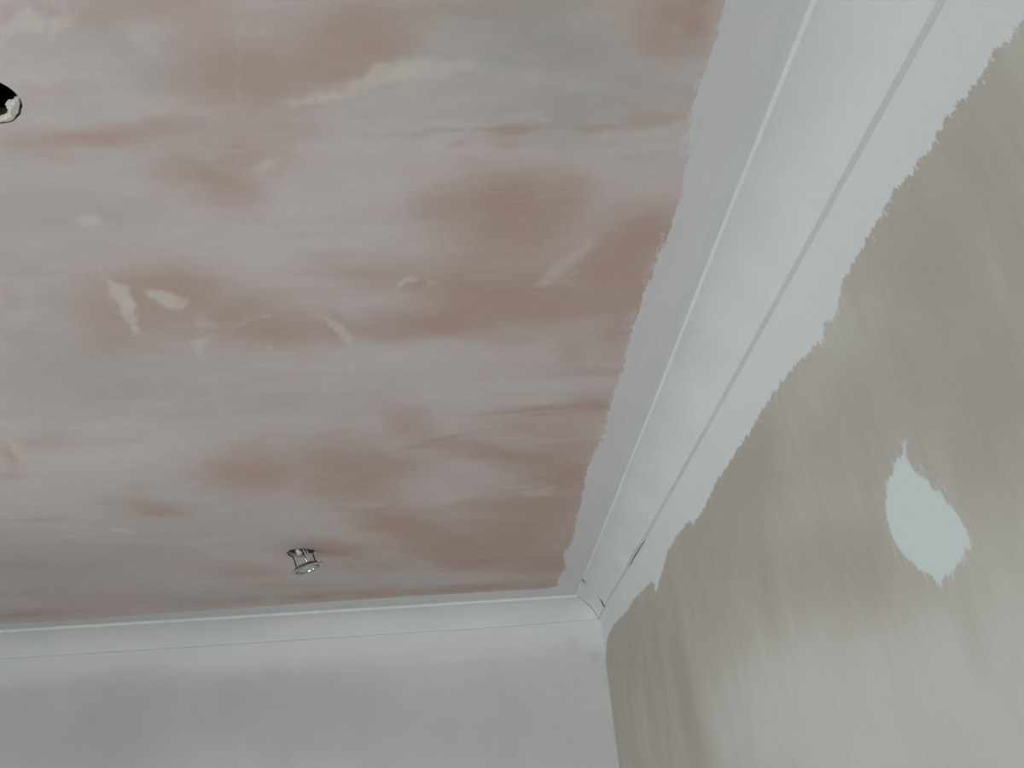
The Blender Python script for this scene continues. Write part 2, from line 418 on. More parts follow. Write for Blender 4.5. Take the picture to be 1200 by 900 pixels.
def blobs(px, py, L, power=1.0):
    keep = np.ones(px.shape)
    for cx, cy, ax, ay, bx, by, s in L:
        det = ax * by - ay * bx
        u = ((px - cx) * by - (py - cy) * bx) / det
        v = (-(px - cx) * ay + (py - cy) * ax) / det
        r2 = u * u + v * v
        keep *= 1 - s * np.exp(-0.75 * np.minimum(r2, 30) ** power)
    return 1 - keep

def link(o, parent=None):
    C.objects.link(o)
    if parent:
        o.parent = parent
    return o
def mesh_obj(name, verts, faces, mat, parent=None, smooth=False):
    me = bpy.data.meshes.new(name)
    me.from_pydata([tuple(v) for v in verts], [], [tuple(f) for f in faces])
    me.materials.append(mat)
    if smooth:
        me.polygons.foreach_set('use_smooth', [True] * len(me.polygons))
    me.update()
    return link(bpy.data.objects.new(name, me), parent)
def set_attr(me, name, vals):
    a = me.attributes.new(name, 'FLOAT', 'POINT')
    a.data.foreach_set('value', np.asarray(vals, np.float32))
def boxes(name, L, mat, parent=None, bevel=0.0):
    bm = bmesh.new()
    for x0, x1, y0, y1, z0, z1 in L:
        r = bmesh.ops.create_cube(bm, size=1)
        for v in r['verts']:
            v.co = ((x0 + x1) / 2 + v.co.x * (x1 - x0), (y0 + y1) / 2 + v.co.y * (y1 - y0), (z0 + z1) / 2 + v.co.z * (z1 - z0))
    if bevel:
        bmesh.ops.bevel(bm, geom=bm.edges[:], offset=bevel, segments=2, affect='EDGES')
    me = bpy.data.meshes.new(name)
    bm.to_mesh(me)
    bm.free()
    me.materials.append(mat)
    return link(bpy.data.objects.new(name, me), parent)
def structure(o, label, cat):
    o['kind'] = 'structure'
    o['label'] = label
    o['category'] = cat
    return o
def spaced(lo, flo, fhi, hi, fine, coarse):
    a = np.arange(lo, flo, coarse) if flo > lo else np.array([])
    b = np.linspace(flo, fhi, int(round((fhi - flo) / fine)) + 1)
    c = np.linspace(fhi, hi, max(2, int((hi - fhi) / coarse) + 1))[1:] if hi > fhi else np.array([])
    return np.concatenate([a, b, c])

# ---------------------------------------------------------------- materials
def paint_white():
    k = Nodes('white_emulsion')
    n = k.noise((1, 1, 1), 6, 4)
    col = k.mix(k.ramp(n, .3, .7), srgb(226, 228, 227), srgb(233, 234, 233))
    k.bump(k.math('ADD', k.noise((1, 1, 1), 220, 3), k.noise((1, 1, 1), 26, 3)), .12, .002)
    return k.done(col, .62, 0, .35)
M_WHITE = paint_white()
WHITE = srgb(229, 231, 230)

def ceiling_plaster():
    k = Nodes('skimmed_plaster_ceiling')
    streak = k.noise((5, 26, 1), 1, 5, .6, .6)
    fine = k.noise((16, 90, 1), 1, 4, .6, .3)
    grain = k.noise((1, 1, 1), 420, 2)
    cloud = k.noise((1.1, 2.2, 1), 1, 4, .55, .4, (3, 1, 0))
    d = k.attr('damp')
    d = k.math('MULTIPLY_ADD', k.math('SUBTRACT', streak, .5), .6, d)
    d = k.math('MULTIPLY_ADD', k.math('SUBTRACT', fine, .5), .4, d)
    d = k.math('MULTIPLY_ADD', k.math('SUBTRACT', k.noise((6, 9, 1), 1, 5, .62, .8, (1, 5, 0)), .5), .75, d)
    d = k.ramp(d, -.10, 1.05, False)
    dry = k.mix(k.ramp(cloud, .3, .7), srgb(224, 213, 213), srgb(228, 218, 217))
    wet = k.mix(k.ramp(streak, .3, .7), srgb(196, 168, 155), srgb(203, 175, 163))
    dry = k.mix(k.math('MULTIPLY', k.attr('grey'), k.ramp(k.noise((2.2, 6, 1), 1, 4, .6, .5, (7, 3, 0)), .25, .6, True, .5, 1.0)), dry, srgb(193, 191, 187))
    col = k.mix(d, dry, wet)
    sm = k.attr('smear')
    sm = k.math('MULTIPLY', sm, k.ramp(k.noise((22, 30, 1), 1, 4, .65, .8), .25, .6, True, .45, 1.0))
    col = k.mix(sm, col, srgb(233, 224, 217))
    g = k.math('MULTIPLY', k.ramp(grain, .62, .8), .12)
    col = k.mix(g, col, srgb(235, 228, 222))
    p = k.attr('paint')
    brush = k.noise((150, 22, 1), 1, 3, .7, .5)
    rag = k.noise((1, 1, 1), 60, 3, .6)
    p = k.math('MULTIPLY_ADD', k.math('SUBTRACT', brush, .5), .028, p)
    p = k.math('MULTIPLY_ADD', k.math('SUBTRACT', rag, .5), .014, p)
    pd = k.ramp(k.math('MULTIPLY_ADD', k.math('SUBTRACT', k.noise((260, 45, 1), 1, 3, .7, .8, (2, 2, 0)), .56), .13, p), -.002, .003)
    pm = k.math('MAXIMUM', k.ramp(p, -.0016, .0020), k.math('MULTIPLY', pd, .6))
    pc = k.mix(k.ramp(k.noise((60, 6, 1), 1, 4), .35, .65), srgb(227, 228, 229), srgb(230, 231, 231))
    col = k.mix(pm, col, pc)
    h = k.math('MULTIPLY_ADD', sm, .6, k.math('MULTIPLY', streak, .8))
    h = k.math('ADD', h, k.math('MULTIPLY', pm, .35))
    h = k.math('ADD', h, k.math('MULTIPLY', grain, .15))
    k.bump(h, .22, .0022)
    return k.done(col, k.ramp(pm, 0, 1, False, .72, .6), 0, .3)
M_CEIL = ceiling_plaster()

def wall_plaster():
    k = Nodes('bare_plaster_wall')
    streak = k.noise((1, 7, 1.3), 1, 4, .55, .4)
    fine = k.noise((1, 55, 9), 1, 4, .6, .3)
    cloud = k.noise((1, 1.6, 1.6), 1, 3, .5, .3, (4, 2, 1))
    grain = k.noise((1, 1, 1), 380, 2)
    d = k.attr('mark')
    d = k.math('MULTIPLY_ADD', k.math('SUBTRACT', streak, .5), .55, d)
    d = k.math('MULTIPLY_ADD', k.math('SUBTRACT', fine, .5), .35, d)
    d = k.math('MULTIPLY_ADD', k.math('SUBTRACT', k.noise((1, 5, 4), 1, 4, .55, .6, (0, 3, 5)), .5), .6, d)
    d = k.ramp(d, -.2, 1.1)
    a = k.mix(k.ramp(cloud, .3, .7), srgb(215, 213, 206), srgb(213, 212, 203))
    col = k.mix(d, a, srgb(186, 176, 164))
    col = k.mix(k.math('MULTIPLY', k.ramp(grain, .6, .8), .1), col, srgb(222, 218, 210))
    p = k.attr('paint')
    brush = k.noise((1, 110, 30), 1, 3, .7, .5, (0, 0, 0), (.25, 0, 0))
    rag = k.noise((1, 1, 1), 55, 3, .6)
    p = k.math('MULTIPLY_ADD', k.math('SUBTRACT', brush, .5), .026, p)
    p = k.math('MULTIPLY_ADD', k.math('SUBTRACT', rag, .5), .012, p)
    dry = k.noise((1, 230, 60), 1, 3, .7, .8, (0, 2, 2), (.25, 0, 0))
    pd = k.ramp(k.math('MULTIPLY_ADD', k.math('SUBTRACT', dry, .56), .13, p), -.002, .003)
    pm = k.math('MAXIMUM', k.ramp(p, -.0016, .0020), k.math('MULTIPLY', pd, .6))
    col = k.mix(pm, col, WHITE)
    q = k.attr('patch')
    q = k.math('MULTIPLY_ADD', k.math('SUBTRACT', brush, .5), .022, q)
    q = k.math('MULTIPLY_ADD', k.math('SUBTRACT', rag, .5), .010, q)
    qd = k.ramp(k.math('MULTIPLY_ADD', k.math('SUBTRACT', dry, .55), .14, q), -.003, .006)
    qm = k.math('MAXIMUM', k.ramp(q, -.0020, .0030), k.math('MULTIPLY', qd, .55))
    col = k.mix(qm, col, srgb(222, 230, 229))
    h = k.math('ADD', k.math('MULTIPLY', streak, .6), k.math('MULTIPLY', grain, .15))
    h = k.math('ADD', h, k.math('MULTIPLY', pm, .4))
    h = k.math('ADD', h, k.math('MULTIPLY', qm, .4))
    k.bump(h, .18, .002)
    return k.done(col, .75, 0, .25)
M_WALL = wall_plaster()

def far_paint():
    k = Nodes('thin_white_wall_paint')
    n = k.noise((2.6, 1, 2.0), 1, 4, .5, .5)
    f = k.noise((40, 1, 14), 1, 3, .6)
    d = k.attr('mark')
    d = k.math('MULTIPLY_ADD', k.math('SUBTRACT', n, .5), .7, d)
    d = k.math('MULTIPLY_ADD', k.math('SUBTRACT', f, .5), .14, d)
    d = k.ramp(d, 0, 1)
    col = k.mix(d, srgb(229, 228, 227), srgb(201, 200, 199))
    k.bump(k.math('ADD', k.noise((1, 1, 1), 240, 3), f), .12, .002)
    return k.done(col, .6, 0, .35)
M_FAR = far_paint()

def plain(name, col, rough=.6, metal=0.0, scale=30, var=.12, bump=.05, spec=.4):
    k = Nodes(name)
    n = k.noise((1, 1, 1), scale, 4)
    c2 = tuple(c * (1 - var) for c in col[:3]) + (1,)
    k.bump(n, bump, .001)
    return k.done(k.mix(k.ramp(n, .3, .7), col, c2), rough, metal, spec)
M_DARKWOOD = plain('old_timber', srgb(120, 92, 78), .85, 0, 12, .3, .3)
M_VOID = plain('shade_dark_timber', srgb(58, 47, 42), .9, 0, 12, .3, .3)  # deck and joist timber, colour darkened to stand in for the void's shade
M_CHIP = plain('broken_plaster_edge', srgb(226, 217, 210), .85, 0, 60, .12, .6, .2)
M_CORE = plain('plasterboard_core', srgb(214, 202, 194), .9, 0, 80, .15, .5, .2)
M_CHROME = plain('satin_chrome', srgb(198, 200, 203), .18, 1.0, 40, .08, .02)
M_STEEL = plain('dull_spring_steel', srgb(120, 110, 106), .38, 1.0, 60, .2, .05)
M_ARM = plain('brown_spring_steel', srgb(84, 70, 66), .45, .8, 60, .2, .05)
M_BLACK = plain('black_gasket', srgb(26, 26, 28), .6, 0, 40, .2, .05)
M_CERAMIC = plain('white_ceramic', srgb(236, 234, 228), .4, 0, 40, .05, .03)
M_CABLE = plain('grey_cable', srgb(206, 206, 204), .5, 0, 40, .08, .03)
M_LENS = plain('frosted_lamp_glass', srgb(206, 210, 214), .12, 0, 40, .05, .02, .6)
M_FRAME = plain('white_window_frame', srgb(236, 236, 233), .4, 0, 20, .04, .03)
M_WALLPLAIN = plain('painted_wall', srgb(212, 208, 200), .7, 0, 4, .06, .1)

def floor_boards():
    k = Nodes('bare_floorboards')
    g = k.noise((28, 1.6, 1), 1, 5, .6, .4)
    w = k.n('ShaderNodeTexWave', wave_type='BANDS', bands_direction='X')
    k.link(k.coord(), w.inputs['Vector'])
    w.inputs['Scale'].default_value = 1.2
    col = k.mix(k.ramp(g, .3, .7), srgb(222, 210, 204), srgb(206, 192, 184))
    k.bump(g, .2, .002)
    return k.done(col, .6)
M_FLOOR = floor_boards()

def window_glass():
    k = Nodes('window_glass')
    t = k.t
    tr = k.n('ShaderNodeBsdfTransparent')
    gl = k.n('ShaderNodeBsdfGlossy')
    gl.inputs['Roughness'].default_value = .02
    fr = k.n('ShaderNodeFresnel')
    mx = k.n('ShaderNodeMixShader')
    k.link(fr.outputs[0], mx.inputs[0])
    k.link(tr.outputs[0], mx.inputs[1])
    k.link(gl.outputs[0], mx.inputs[2])
    k.link(mx.outputs[0], t.nodes['Material Output'].inputs[0])
    return k.m
M_GLASS = window_glass()

# ---------------------------------------------------------------- ceiling with its two holes
HB = (-0.4970, 2.1877, 0.043)            # downlight hole: centre and radius
HA = np.array(HOLE_A)
HAc = HA.mean(0)
def radius_a(th):
    """outline of the broken hole as radius over angle"""
    d = HA - HAc
    ang = np.arctan2(d[:, 1], d[:, 0])
    r = np.hypot(d[:, 0], d[:, 1])
    i = np.argsort(ang)
    ang, r = ang[i], r[i]
    return np.interp(th, np.concatenate([ang[-1:] - 2 * np.pi, ang, ang[:1] + 2 * np.pi]), np.concatenate([r[-1:], r, r[:1]]))

def grid(us, vs_):
    U, V = np.meshgrid(us, vs_)
    nu, nv = len(us), len(vs_)
    i = np.arange(nu * nv).reshape(nv, nu)
    F = np.stack([i[:-1, :-1], i[:-1, 1:], i[1:, 1:], i[1:, :-1]], -1).reshape(-1, 4)
    return U.ravel(), V.ravel(), F

def fast_mesh(name, co, quads, mats):
    me = bpy.data.meshes.new(name)
    me.vertices.add(len(co))
    me.vertices.foreach_set('co', np.asarray(co, np.float32).ravel())
    me.loops.add(quads.size)
    me.loops.foreach_set('vertex_index', quads.ravel().astype(np.int32))
    me.polygons.add(len(quads))
    me.polygons.foreach_set('loop_start', np.arange(0, quads.size, 4, dtype=np.int32))
    for m in mats:
        me.materials.append(m)
    me.update(calc_edges=True)
    me.validate()
    me.shade_flat()
    return me

def build_ceiling():
    xs = spaced(XL, -1.85, XR, XR, .0066, .04)
    ys = spaced(YB, .15, YF, YF, .0066, .04)
    X, Y, F = grid(xs, ys)
    # cut holes: keep faces whose corners all lie outside, pull the rim onto the outline
    def cut(X, Y, F, cx, cy, rad):
        dx, dy = X - cx, Y - cy
        r = np.hypot(dx, dy)
        th = np.arctan2(dy, dx)
        R = rad(th)
        ins = r < R
        keep = ~ins[F].any(1)
        dead = F[~keep]
        F = F[keep]
        rim = np.setdiff1d(np.unique(dead), np.nonzero(ins)[0])
        X, Y = X.copy(), Y.copy()
        X[rim] = cx + np.cos(th[rim]) * R[rim]
        Y[rim] = cy + np.sin(th[rim]) * R[rim]
        return X, Y, F, rim
    X, Y, F, rimA = cut(X, Y, F, HAc[0], HAc[1], radius_a)
    X, Y, F, rimB = cut(X, Y, F, HB[0], HB[1], lambda t: np.full_like(t, HB[2]))
    used = np.unique(F)
    remap = -np.ones(len(X), int)
    remap[used] = np.arange(len(used))
    X, Y, F = X[used], Y[used], remap[F]
    # board thickness at both rims
    def edge_quads(rim, F):
        rs = np.zeros(len(X), bool)
        rr = remap[rim]
        rs[rr[rr >= 0]] = True
        E = np.concatenate([F[:, [0, 1]], F[:, [1, 2]], F[:, [2, 3]], F[:, [3, 0]]])
        E = E[rs[E[:, 0]] & rs[E[:, 1]]]
        key = np.sort(E, 1)
        _, inv, cnt = np.unique(key, axis=0, return_inverse=True, return_counts=True)
        return E[cnt[inv.ravel()] == 1]
    EA, EB = edge_quads(rimA, F), edge_quads(rimB, F)
    Z = np.full(len(X), ZC)
    nx, ny, nz, fq = [X], [Y], [Z], [F]
    base = len(X)
    for E in (EA, EB):
        ids = np.unique(E)
        m = {int(v): base + i for i, v in enumerate(ids)}
        nx.append(X[ids]); ny.append(Y[ids]); nz.append(np.full(len(ids), ZC + .0125))
        fq.append(np.array([[b, a, m[int(a)], m[int(b)]] for a, b in E.tolist()]))
        base += len(ids)
    nF = len(F)
    X, Y, Z, F = np.concatenate(nx), np.concatenate(ny), np.concatenate(nz), np.concatenate(fq)
    me = fast_mesh('ceiling', np.stack([X, Y, Z], 1), F[:, ::-1], [M_CEIL, M_CORE])
    mi = np.zeros(len(F), np.int32)
    mi[nF:] = 1
    me.polygons.foreach_set('material_index', mi)
    # damp patches, with a wandering outline
    wx = .028 * fbm(X * 7, Y * 14, 11) + .010 * fbm(X * 30, Y * 60, 12)
    wy = .014 * fbm(X * 7, Y * 16, 21) + .006 * fbm(X * 30, Y * 70, 22)
    d = blobs(X + wx, Y + wy * (1 + .5 * np.clip(Y - 1, 0, 3)), DAMP)
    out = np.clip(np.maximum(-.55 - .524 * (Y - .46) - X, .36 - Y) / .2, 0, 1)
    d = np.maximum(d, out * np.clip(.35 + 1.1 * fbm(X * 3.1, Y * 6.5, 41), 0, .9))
    set_attr(me, 'damp', np.clip(d, 0, 1))
    s = np.zeros(len(X))
    jx = .006 * fbm(X * 60, Y * 60, 51, 3)
    jy = .006 * fbm(X * 60, Y * 60, 61, 3)
    for P, st, soft in SMEAR:
        a = np.array(P)
        lo, hi = a.min(0) - .1, a.max(0) + .1
        sel = (X > lo[0]) & (X < hi[0]) & (Y > lo[1]) & (Y < hi[1])
        dd = sdf(X[sel] + jx[sel], Y[sel] + jy[sel], P)
        s[sel] = np.maximum(s[sel], st * np.clip(.5 + dd / (soft * .7), 0, 1))
    for ax, ay, bx, by, w, st in SCRATCH:
        dd = segdist(X + jx, Y + jy, ax, ay, bx, by)
        s = np.maximum(s, st * np.clip(1.0 - dd / (w + .004), 0, 1))
    set_attr(me, 'smear', s)
    set_attr(me, 'grey', np.maximum(blobs(X + 4 * wx, Y + 5 * wy, GREY_DIM), .6 * out))
    E = CEIL_EDGE
    poly = [(E[0][0] - .02, YB - .1)] + E + [(XL - .1, E[-1][1]), (XL - .1, YF + .2), (XR + .2, YF + .2), (XR + .2, YB - .1)]
    set_attr(me, 'paint', np.clip(sdf(X, Y, poly), -.2, .2))
    o = link(bpy.data.objects.new('ceiling', me))
    return structure(o, 'patchy pinkish grey skimmed plaster ceiling with white cut-in paint along its edges', 'ceiling')
ceiling = build_ceiling()

# timber and void above the board
boxes('floor_deck', [(XL - .1, XR + .1, YB - .1, YF + .1, ZC + .20, ZC + .22)], M_VOID, ceiling)
boxes('void_side', [(XL - .1, XL - .08, YB - .1, YF + .1, ZC + .001, ZC + .2), (XR + .08, XR + .1, YB - .1, YF + .1, ZC + .001, ZC + .2),
                    (XL - .08, XR + .08, YB - .1, YB - .08, ZC + .001, ZC + .2), (XL - .08, XR + .08, YF + .08, YF + .1, ZC + .001, ZC + .2)], M_VOID, ceiling)
for jx_ in (-1.3, -.9, -.40, 0.0):
    boxes('joist', [(jx_ - .022, jx_ + .022, YB, YF, ZC + .0126, ZC + .2)], M_VOID, ceiling)
boxes('lath', [(HAc[0] - .05, HAc[0] + .016, HAc[1] + .028, HAc[1] + .060, ZC + .016, ZC + .030)], M_DARKWOOD, ceiling, .002)

# crescent of broken plaster still hanging in the rim of the near hole
def broken_edge():
    bm = bmesh.new()
    a0, a1, n = math.radians(-9), math.radians(128), 34
    rows = []
    for i in range(n + 1):
        t = i / n
        th = a0 + (a1 - a0) * t
        R = float(radius_a(np.array([th]))[0])
        ro = R - .0030 - .0012 * vnoise(np.array([i * .9]), np.array([.3]), 5)[0]
        w = (.013 * math.sin(math.pi * min(1, max(0, t * .86 + .12))) ** .6) * (1 + .22 * vnoise(np.array([i * .55]), np.array([7.3]), 6)[0])
        ri = ro - max(.0015, w)
        c, s = math.cos(th), math.sin(th)
        z = ZC - .0008
        rows.append([bm.verts.new((HAc[0] + c * r, HAc[1] + s * r, zz)) for r, zz in ((ro, z), ((ro + ri) / 2, z - .0006), (ri, z + .001), (ri + .001, z + .009), (ro, z + .009))])
    for i in range(n):
        for j in range(5):
            bm.faces.new((rows[i][j], rows[i + 1][j], rows[i + 1][(j + 1) % 5], rows[i][(j + 1) % 5]))
    bm.faces.new(rows[0])
    bm.faces.new(rows[-1][::-1])
    bmesh.ops.recalc_face_normals(bm, faces=bm.faces[:])
    me = bpy.data.meshes.new('broken_edge')
    bm.to_mesh(me)
    bm.free()
    me.materials.append(M_CHIP)
    o = link(bpy.data.objects.new('broken_edge', me), ceiling)
    o['label'] = 'pale broken plaster rim around the hole'
broken_edge()

# ---------------------------------------------------------------- right wall (bare plaster, painted band, white patch)
def build_right_wall():
    ys = spaced(YB, .15, YF, YF, .0066, .05)
    zs = spaced(0, 1.15, ZC, ZC, .0066, .05)
    Y, Z, F = grid(ys, zs)
    me = fast_mesh('wall_right', np.stack([np.full_like(Y, XR), Y, Z], 1), F[:, ::-1], [M_WALL])
    E = WALL_EDGE
    poly = [(YB - .1, E[0][1] - .01)] + E + [(YF + .1, E[-1][1]), (YF + .1, ZC + .2), (YB - .1, ZC + .2)]
    set_attr(me, 'paint', np.clip(sdf(Y, Z, poly), -.2, .2))
    set_attr(me, 'patch', np.clip(sdf(Y, Z, PATCH), -.2, .2))
    wy = .02 * fbm(Y * 16, Z * 6, 71)
    wz = .03 * fbm(Y * 10, Z * 5, 72)
    pale = blobs(Y + 1.5 * wy, Z + wz, WALL_PALE)
    set_attr(me, 'mark', np.clip(.62 + .55 * blobs(Y + wy, Z + wz, WALL_MARK) - .75 * pale, 0, 1.1))
    return structure(link(bpy.data.objects.new('wall_right', me)), 'bare beige plaster wall with white painted band under the coving and one white patch', 'wall')
wall_right = build_right_wall()

# ---------------------------------------------------------------- far wall (thin white paint)
def build_far_wall():
    xs = spaced(XL, -1.9, XR, XR, .012, .05)
    zs = spaced(0, 1.5, ZC, ZC, .012, .05)
    X, Z, F = grid(xs, zs)
    me = fast_mesh('wall_far', np.stack([X, np.full_like(X, YF), Z], 1), F, [M_FAR])
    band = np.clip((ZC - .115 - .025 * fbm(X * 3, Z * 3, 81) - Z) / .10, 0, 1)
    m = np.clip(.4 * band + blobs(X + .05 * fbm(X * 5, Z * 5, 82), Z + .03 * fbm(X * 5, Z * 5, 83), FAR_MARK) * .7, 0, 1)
    set_attr(me, 'mark', m)
    return structure(link(bpy.data.objects.new('wall_far', me)), 'thinly painted white wall with faint grey smudges below the coving', 'wall')
wall_far = build_far_wall()

# ---------------------------------------------------------------- coving
COVE_C = 0.0947
COVE_W = 0.0805
def cove_profile(n=12):
    """(distance from wall, drop below ceiling); outer lip, hollow curve, lower lip"""
    P = [(COVE_C, 0.0), (COVE_C, .0085), (COVE_C - .0012, .0098)]
    s0, s1 = (COVE_C - .004, .0102), (.0100, COVE_W - .0012)
    for i in range(n + 1):
        t = i / n
        ang = t * math.pi / 2
        ax = s0[0] + (s1[0] - s0[0]) * math.sin(ang)
        az = s0[1] + (s1[1] - s0[1]) * (1 - math.cos(ang))
        lx, lz = s0[0] + (s1[0] - s0[0]) * t, s0[1] + (s1[1] - s0[1]) * t
        P.append((lx * .45 + ax * .55, lz * .45 + az * .55))
    P += [(.0096, COVE_W), (0.0, COVE_W + .0004)]
    return P
PROF = cove_profile()
def drop_right(y):
    return float(np.interp(y, [YB, .42, .58, .8, 1.09, 1.54, 2.0, 2.3, 2.70, YF], [.079, .080, .081, .0835, .0838, .0812, .0805, .0745, .0640, .0715]))
def drop_far(x):
    return float(np.interp(x, [XL, .1, XR], [.0805, .0805, .0740]))
def joint_y(d):
    return 2.620 + (1 - d / COVE_C) * .150
def sweep(name, stations, place, mat, parent=None):
    V, F = [], []
    n = len(PROF)
    for s in stations:
        for (d, z) in PROF:
            V.append(place(s, d, z))
    for i in range(len(stations) - 1):
        for j in range(n - 1):
            a = i * n + j
            F.append((a, a + 1, a + n + 1, a + n))
    o = mesh_obj(name, V, F, mat, parent)
    me = o.data
    bm = bmesh.new()
    bm.from_mesh(me)
    bmesh.ops.recalc_face_normals(bm, faces=bm.faces[:])
    # make the visible side face the room
    bm.faces.ensure_lookup_table()
    bm.to_mesh(me)
    bm.free()
    return o

def place_main(s, d, z):
    # s runs 0..1 from behind the camera to the slanted joint
    yend = joint_y(d)
    y = YB + (yend - YB) * s
    f = drop_right(y) / COVE_W
    gap = 0.0
    if d < .012:                                  # open crack between lower lip and wall
        g = (y - 2.00) / (2.27 - 2.00)
        if 0 < g < 1:
            gap = .0046 * math.sin(math.pi * g) ** .35
    wob = .0008 * math.sin(y * 3.1) + .0006 * math.sin(y * 7.7 + 1)
    if z < .012:
        wob += -.0030 * min(1, max(0, (y - 2.2) / .4))
    e = max(0.0, 1 - (yend - y) / .30)                # this length stands slightly proud at the joint
    wob += .0016 * e
    dd = d + (gap if d < .012 else 0) + (wob if d > .02 else 0)
    return (XR - dd, y, ZC - z * f - (.0012 * math.sin(y * 5.3) if d < .012 else 0))
def smooth_trim(o):
    me = o.data
    me.polygons.foreach_set('use_smooth', [True] * len(me.polygons))
    bm = bmesh.new()
    bm.from_mesh(me)
    for e in bm.edges:
        if len(e.link_faces) == 2 and e.calc_face_angle(0) > math.radians(28):
            e.smooth = False
    bm.to_mesh(me)
    bm.free()
t2 = sweep('trim_2', list(np.linspace(0, 1, 150)), place_main, M_WHITE)
smooth_trim(t2)
structure(t2, 'white painted coving running along the bare plaster wall, cracked at its lower edge', 'coving')

def place_stub(s, d, z):
    # corner piece from the slanted joint to the mitre
    y0 = joint_y(d) + .0075 + .011 * max(0.0, 1 - abs(d - .014) / .016)
    y1 = YF - d
    y = y0 + (y1 - y0) * s
    f = drop_right(y) / COVE_W
    return (XR - d - (.0022 if z < .012 and d > .05 else 0) * (1 - s), y, ZC - z * f)
t2c = sweep('corner_piece', list(np.linspace(0, 1, 12)), place_stub, M_WHITE, t2)
smooth_trim(t2c)

def place_far(s, d, z):
    x = XL + (XR - d - XL) * s
    f = drop_far(x) / COVE_W
    wob = .0010 * math.sin(x * 2.7) + .0006 * math.sin(x * 8.1)
    return (x, YF - d - (wob if d > .05 else 0) * (1 - s ** 8), ZC - z * f)
t1 = sweep('trim_1', list(np.linspace(0, 1, 110)), place_far, M_WHITE)
smooth_trim(t1)
structure(t1, 'white painted coving along the top of the white far wall', 'coving')

# ---------------------------------------------------------------- rest of the room: floor, left wall and back wall with their windows
floor = structure(boxes('floor', [(XL - .1, XR + .1, YB - .1, YF + .1, -.08, -.03)], M_DARKWOOD), 'bare timber floorboards of the room', 'floor')
pw = .135
nb = int(math.ceil((XR - XL) / pw))
plank_me = None
for i in range(nb):
    x0 = XL + i * pw
    if plank_me is None:
        p = boxes('plank', [(0, pw - .004, 0, YF - YB, -.03, 0)], M_FLOOR, floor, .0015)
        plank_me = p.data
    else:
        p = link(bpy.data.objects.new('plank', plank_me), floor)
    p.location = (x0 if i < nb - 1 else XR - pw + .004, YB, 0)

def wall_with_window(name, axis, label):
    t = .2
    if axis == 'x':
        lo, hi, s, h = WIN_L
        a, b = YB, YF
        mk = lambda u0, u1, z0, z1: (XL - t, XL, u0, u1, z0, z1)
    else:
        lo, hi, s, h = WIN_B
        a, b = XL, XR
        mk = lambda u0, u1, z0, z1: (u0, u1, YB - t, YB, z0, z1)
    L = [mk(a, lo, 0, ZC), mk(hi, b, 0, ZC), mk(lo, hi, 0, s), mk(lo, hi, h, ZC)]
    return structure(boxes(name, L, M_WALLPLAIN), label, 'wall')
wall_left = wall_with_window('wall_left', 'x', 'pale painted wall holding the large daylight window')
wall_back = wall_with_window('wall_back', 'y', 'pale painted wall behind the viewer with a second window')

def window(name, axis, label):
    lo, hi, s, h = WIN_L if axis == 'x' else WIN_B
    def mk(u0, u1, z0, z1, d0, d1):
        return (XL - d1, XL - d0, u0, u1, z0, z1) if axis == 'x' else (u0, u1, YB - d1, YB - d0, z0, z1)
    w = .055
    mid = (lo + hi) / 2
    fr = boxes(name, [mk(lo, lo + w, s, h, .08, .14), mk(hi - w, hi, s, h, .08, .14), mk(lo + w, hi - w, s, s + w, .08, .14), mk(lo + w, hi - w, h - w, h, .08, .14)], M_FRAME, None, .003)
    structure(fr, label, 'window')
    boxes('mullion', [mk(mid - .025, mid + .025, s + w, h - w, .085, .135)], M_FRAME, fr, .003)
    boxes('window_sill', [mk(lo + .001, hi - .001, s - .02, s - .001, -.06, .08)], M_FRAME, fr, .003)
    for u0, u1 in ((lo + w, mid - .025), (mid + .025, hi - w)):
        boxes('pane', [mk(u0, u1, s + w, h - w, .108, .112)], M_GLASS, fr)
window('window_1', 'x', 'white framed two pane window in the left wall')
window('window_2', 'y', 'white framed two pane window behind the viewer')

# ---------------------------------------------------------------- recessed downlight hanging out of its hole
def lathe(name, pts, mat, parent, seg=40, closed=True):
    bm = bmesh.new()
    rows = []
    for r, z in pts:
        rows.append([bm.verts.new((r * math.cos(2 * math.pi * k / seg), r * math.sin(2 * math.pi * k / seg), z)) for k in range(seg)] if r > 1e-6 else [bm.verts.new((0, 0, z))])
    m = len(rows)
    for i in range(m if closed else m - 1):
        A, B = rows[i], rows[(i + 1) % m]
        for k in range(seg):
            k2 = (k + 1) % seg
            if len(A) == 1 and len(B) == 1:
                continue
            if len(A) == 1:
                bm.faces.new((A[0], B[k], B[k2]))
            elif len(B) == 1:
                bm.faces.new((A[k], B[0], A[k2]))
            else:
                bm.faces.new((A[k], B[k], B[k2], A[k2]))
    bmesh.ops.recalc_face_normals(bm, faces=bm.faces[:])
    me = bpy.data.meshes.new(name)
    bm.to_mesh(me)
    bm.free()
    me.materials.append(mat)
    me.polygons.foreach_set('use_smooth', [True] * len(me.polygons))
    me.set_sharp_from_angle(angle=math.radians(35))
    return link(bpy.data.objects.new(name, me), parent)
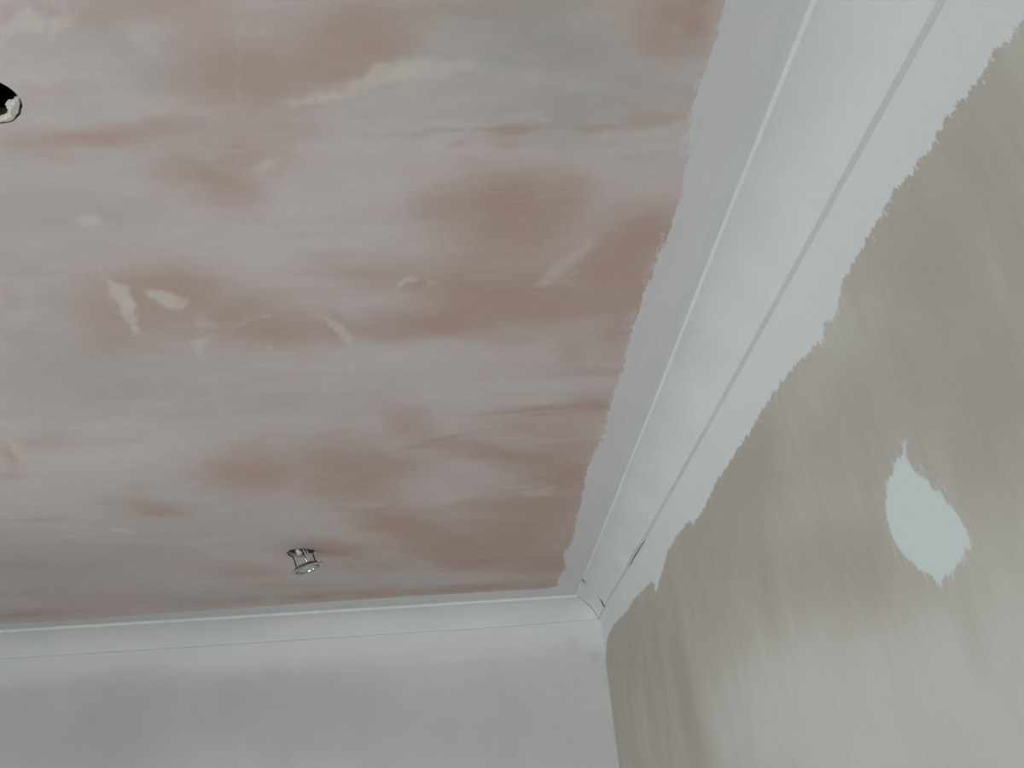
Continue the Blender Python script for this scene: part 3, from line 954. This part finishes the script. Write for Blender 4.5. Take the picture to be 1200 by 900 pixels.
def tube(name, pts, r, mat, parent, flat=1.0):
    """round or flattened bar along a polyline"""
    bm = bmesh.new()
    P = [Vector(p) for p in pts]
    rows = []
    seg = 8
    for i, p in enumerate(P):
        t = (P[min(i + 1, len(P) - 1)] - P[max(i - 1, 0)]).normalized()
        s = Vector((0, 1, 0)) if abs(t.y) < .9 else Vector((1, 0, 0))
        n = t.cross(s).normalized()
        b = t.cross(n).normalized()
        rows.append([bm.verts.new(p + n * r * math.cos(2 * math.pi * k / seg) + b * r * flat * math.sin(2 * math.pi * k / seg)) for k in range(seg)])
    for i in range(len(rows) - 1):
        for k in range(seg):
            bm.faces.new((rows[i][k], rows[i][(k + 1) % seg], rows[i + 1][(k + 1) % seg], rows[i + 1][k]))
    bm.faces.new(rows[0])
    bm.faces.new(rows[-1][::-1])
    bmesh.ops.recalc_face_normals(bm, faces=bm.faces[:])
    me = bpy.data.meshes.new(name)
    bm.to_mesh(me)
    bm.free()
    me.materials.append(mat)
    me.polygons.foreach_set('use_smooth', [True] * len(me.polygons))
    return link(bpy.data.objects.new(name, me), parent)

DL = (-0.4735, 2.170, 2.3460)
DROT = (math.radians(8), math.radians(-19), 0)
root = link(bpy.data.objects.new('downlight', None))
root.empty_display_size = .05
root.location = DL
root.rotation_euler = DROT
root['label'] = 'chrome recessed downlight hanging tilted out of its ceiling hole near the far wall'
root['category'] = 'downlight'
lathe('bezel', [(.0345, .004), (.0345, -.001), (.037, -.0035), (.042, -.0032), (.0465, -.0008), (.0472, .0012), (.0465, .0022), (.037, .004)], M_CHROME, root)
lathe('gasket', [(.0344, .0035), (.0344, -.0006), (.0305, -.0006), (.0305, .0035)], M_BLACK, root)
lathe('gimbal_ring', [(.0303, -.0008), (.0300, -.0026), (.0265, -.0028), (.0255, .003), (.0303, .004)], M_CHROME, root)
lathe('lens', [(0, .0002), (.024, -.0006), (.0254, .0008), (.0254, .0026), (0, .0026)], M_LENS, root, 40, False)
lathe('housing', [(.034, .0042), (.0335, .007), (.0275, .0085), (.0265, .0135), (.018, .0155), (0, .016), (0, .0045)], M_STEEL, root, 40, False)
for s in (-1, 1):
    a = Vector((s * .0285, 0, .005))
    arm = tube('spring_arm', [a, a + Vector((-s * .0008, 0, .012)), a + Vector((-s * .0012, 0, .034)), a + Vector((s * .001, 0, .044)), a + Vector((s * .010, .002, .054))], .0019, M_ARM, root, 2.6)
    tube('spring_coil', [a + Vector((s * .0012, -.006, .0035)), a + Vector((s * .0012, .006, .0035))], .0042, M_ARM, arm)
inv = Matrix.LocRotScale(Vector(DL), root.rotation_euler, None).inverted()
lh = inv @ Vector((HB[0] - .002, HB[1] - .012, ZC - .004))
tube('lamp_holder', [lh + Vector((-.004, 0, .014)), lh + Vector((-.002, 0, .005)), lh + Vector((.001, 0, -.004))], .0075, M_CERAMIC, root)
tube('terminal_pin', [lh + Vector((.003, -.002, -.002)), lh + Vector((.010, 0, -.014)), Vector((.006, 0, .0165))], .0030, M_CHROME, root)
tube('lamp_wire', [lh + Vector((.010, 0, .012)), lh + Vector((.015, -.004, -.006)), Vector((.013, -.002, .0155))], .0020, M_CABLE, root)
tube('lamp_wire', [lh + Vector((.016, .004, .016)), lh + Vector((.021, .002, -.004)), Vector((.017, .004, .0152))], .0020, M_CABLE, root)
tube('supply_cable', [lh + Vector((-.004, 0, .012)), lh + Vector((-.010, .006, .030)), lh + Vector((-.04, .02, .05))], .003, M_CABLE, root)
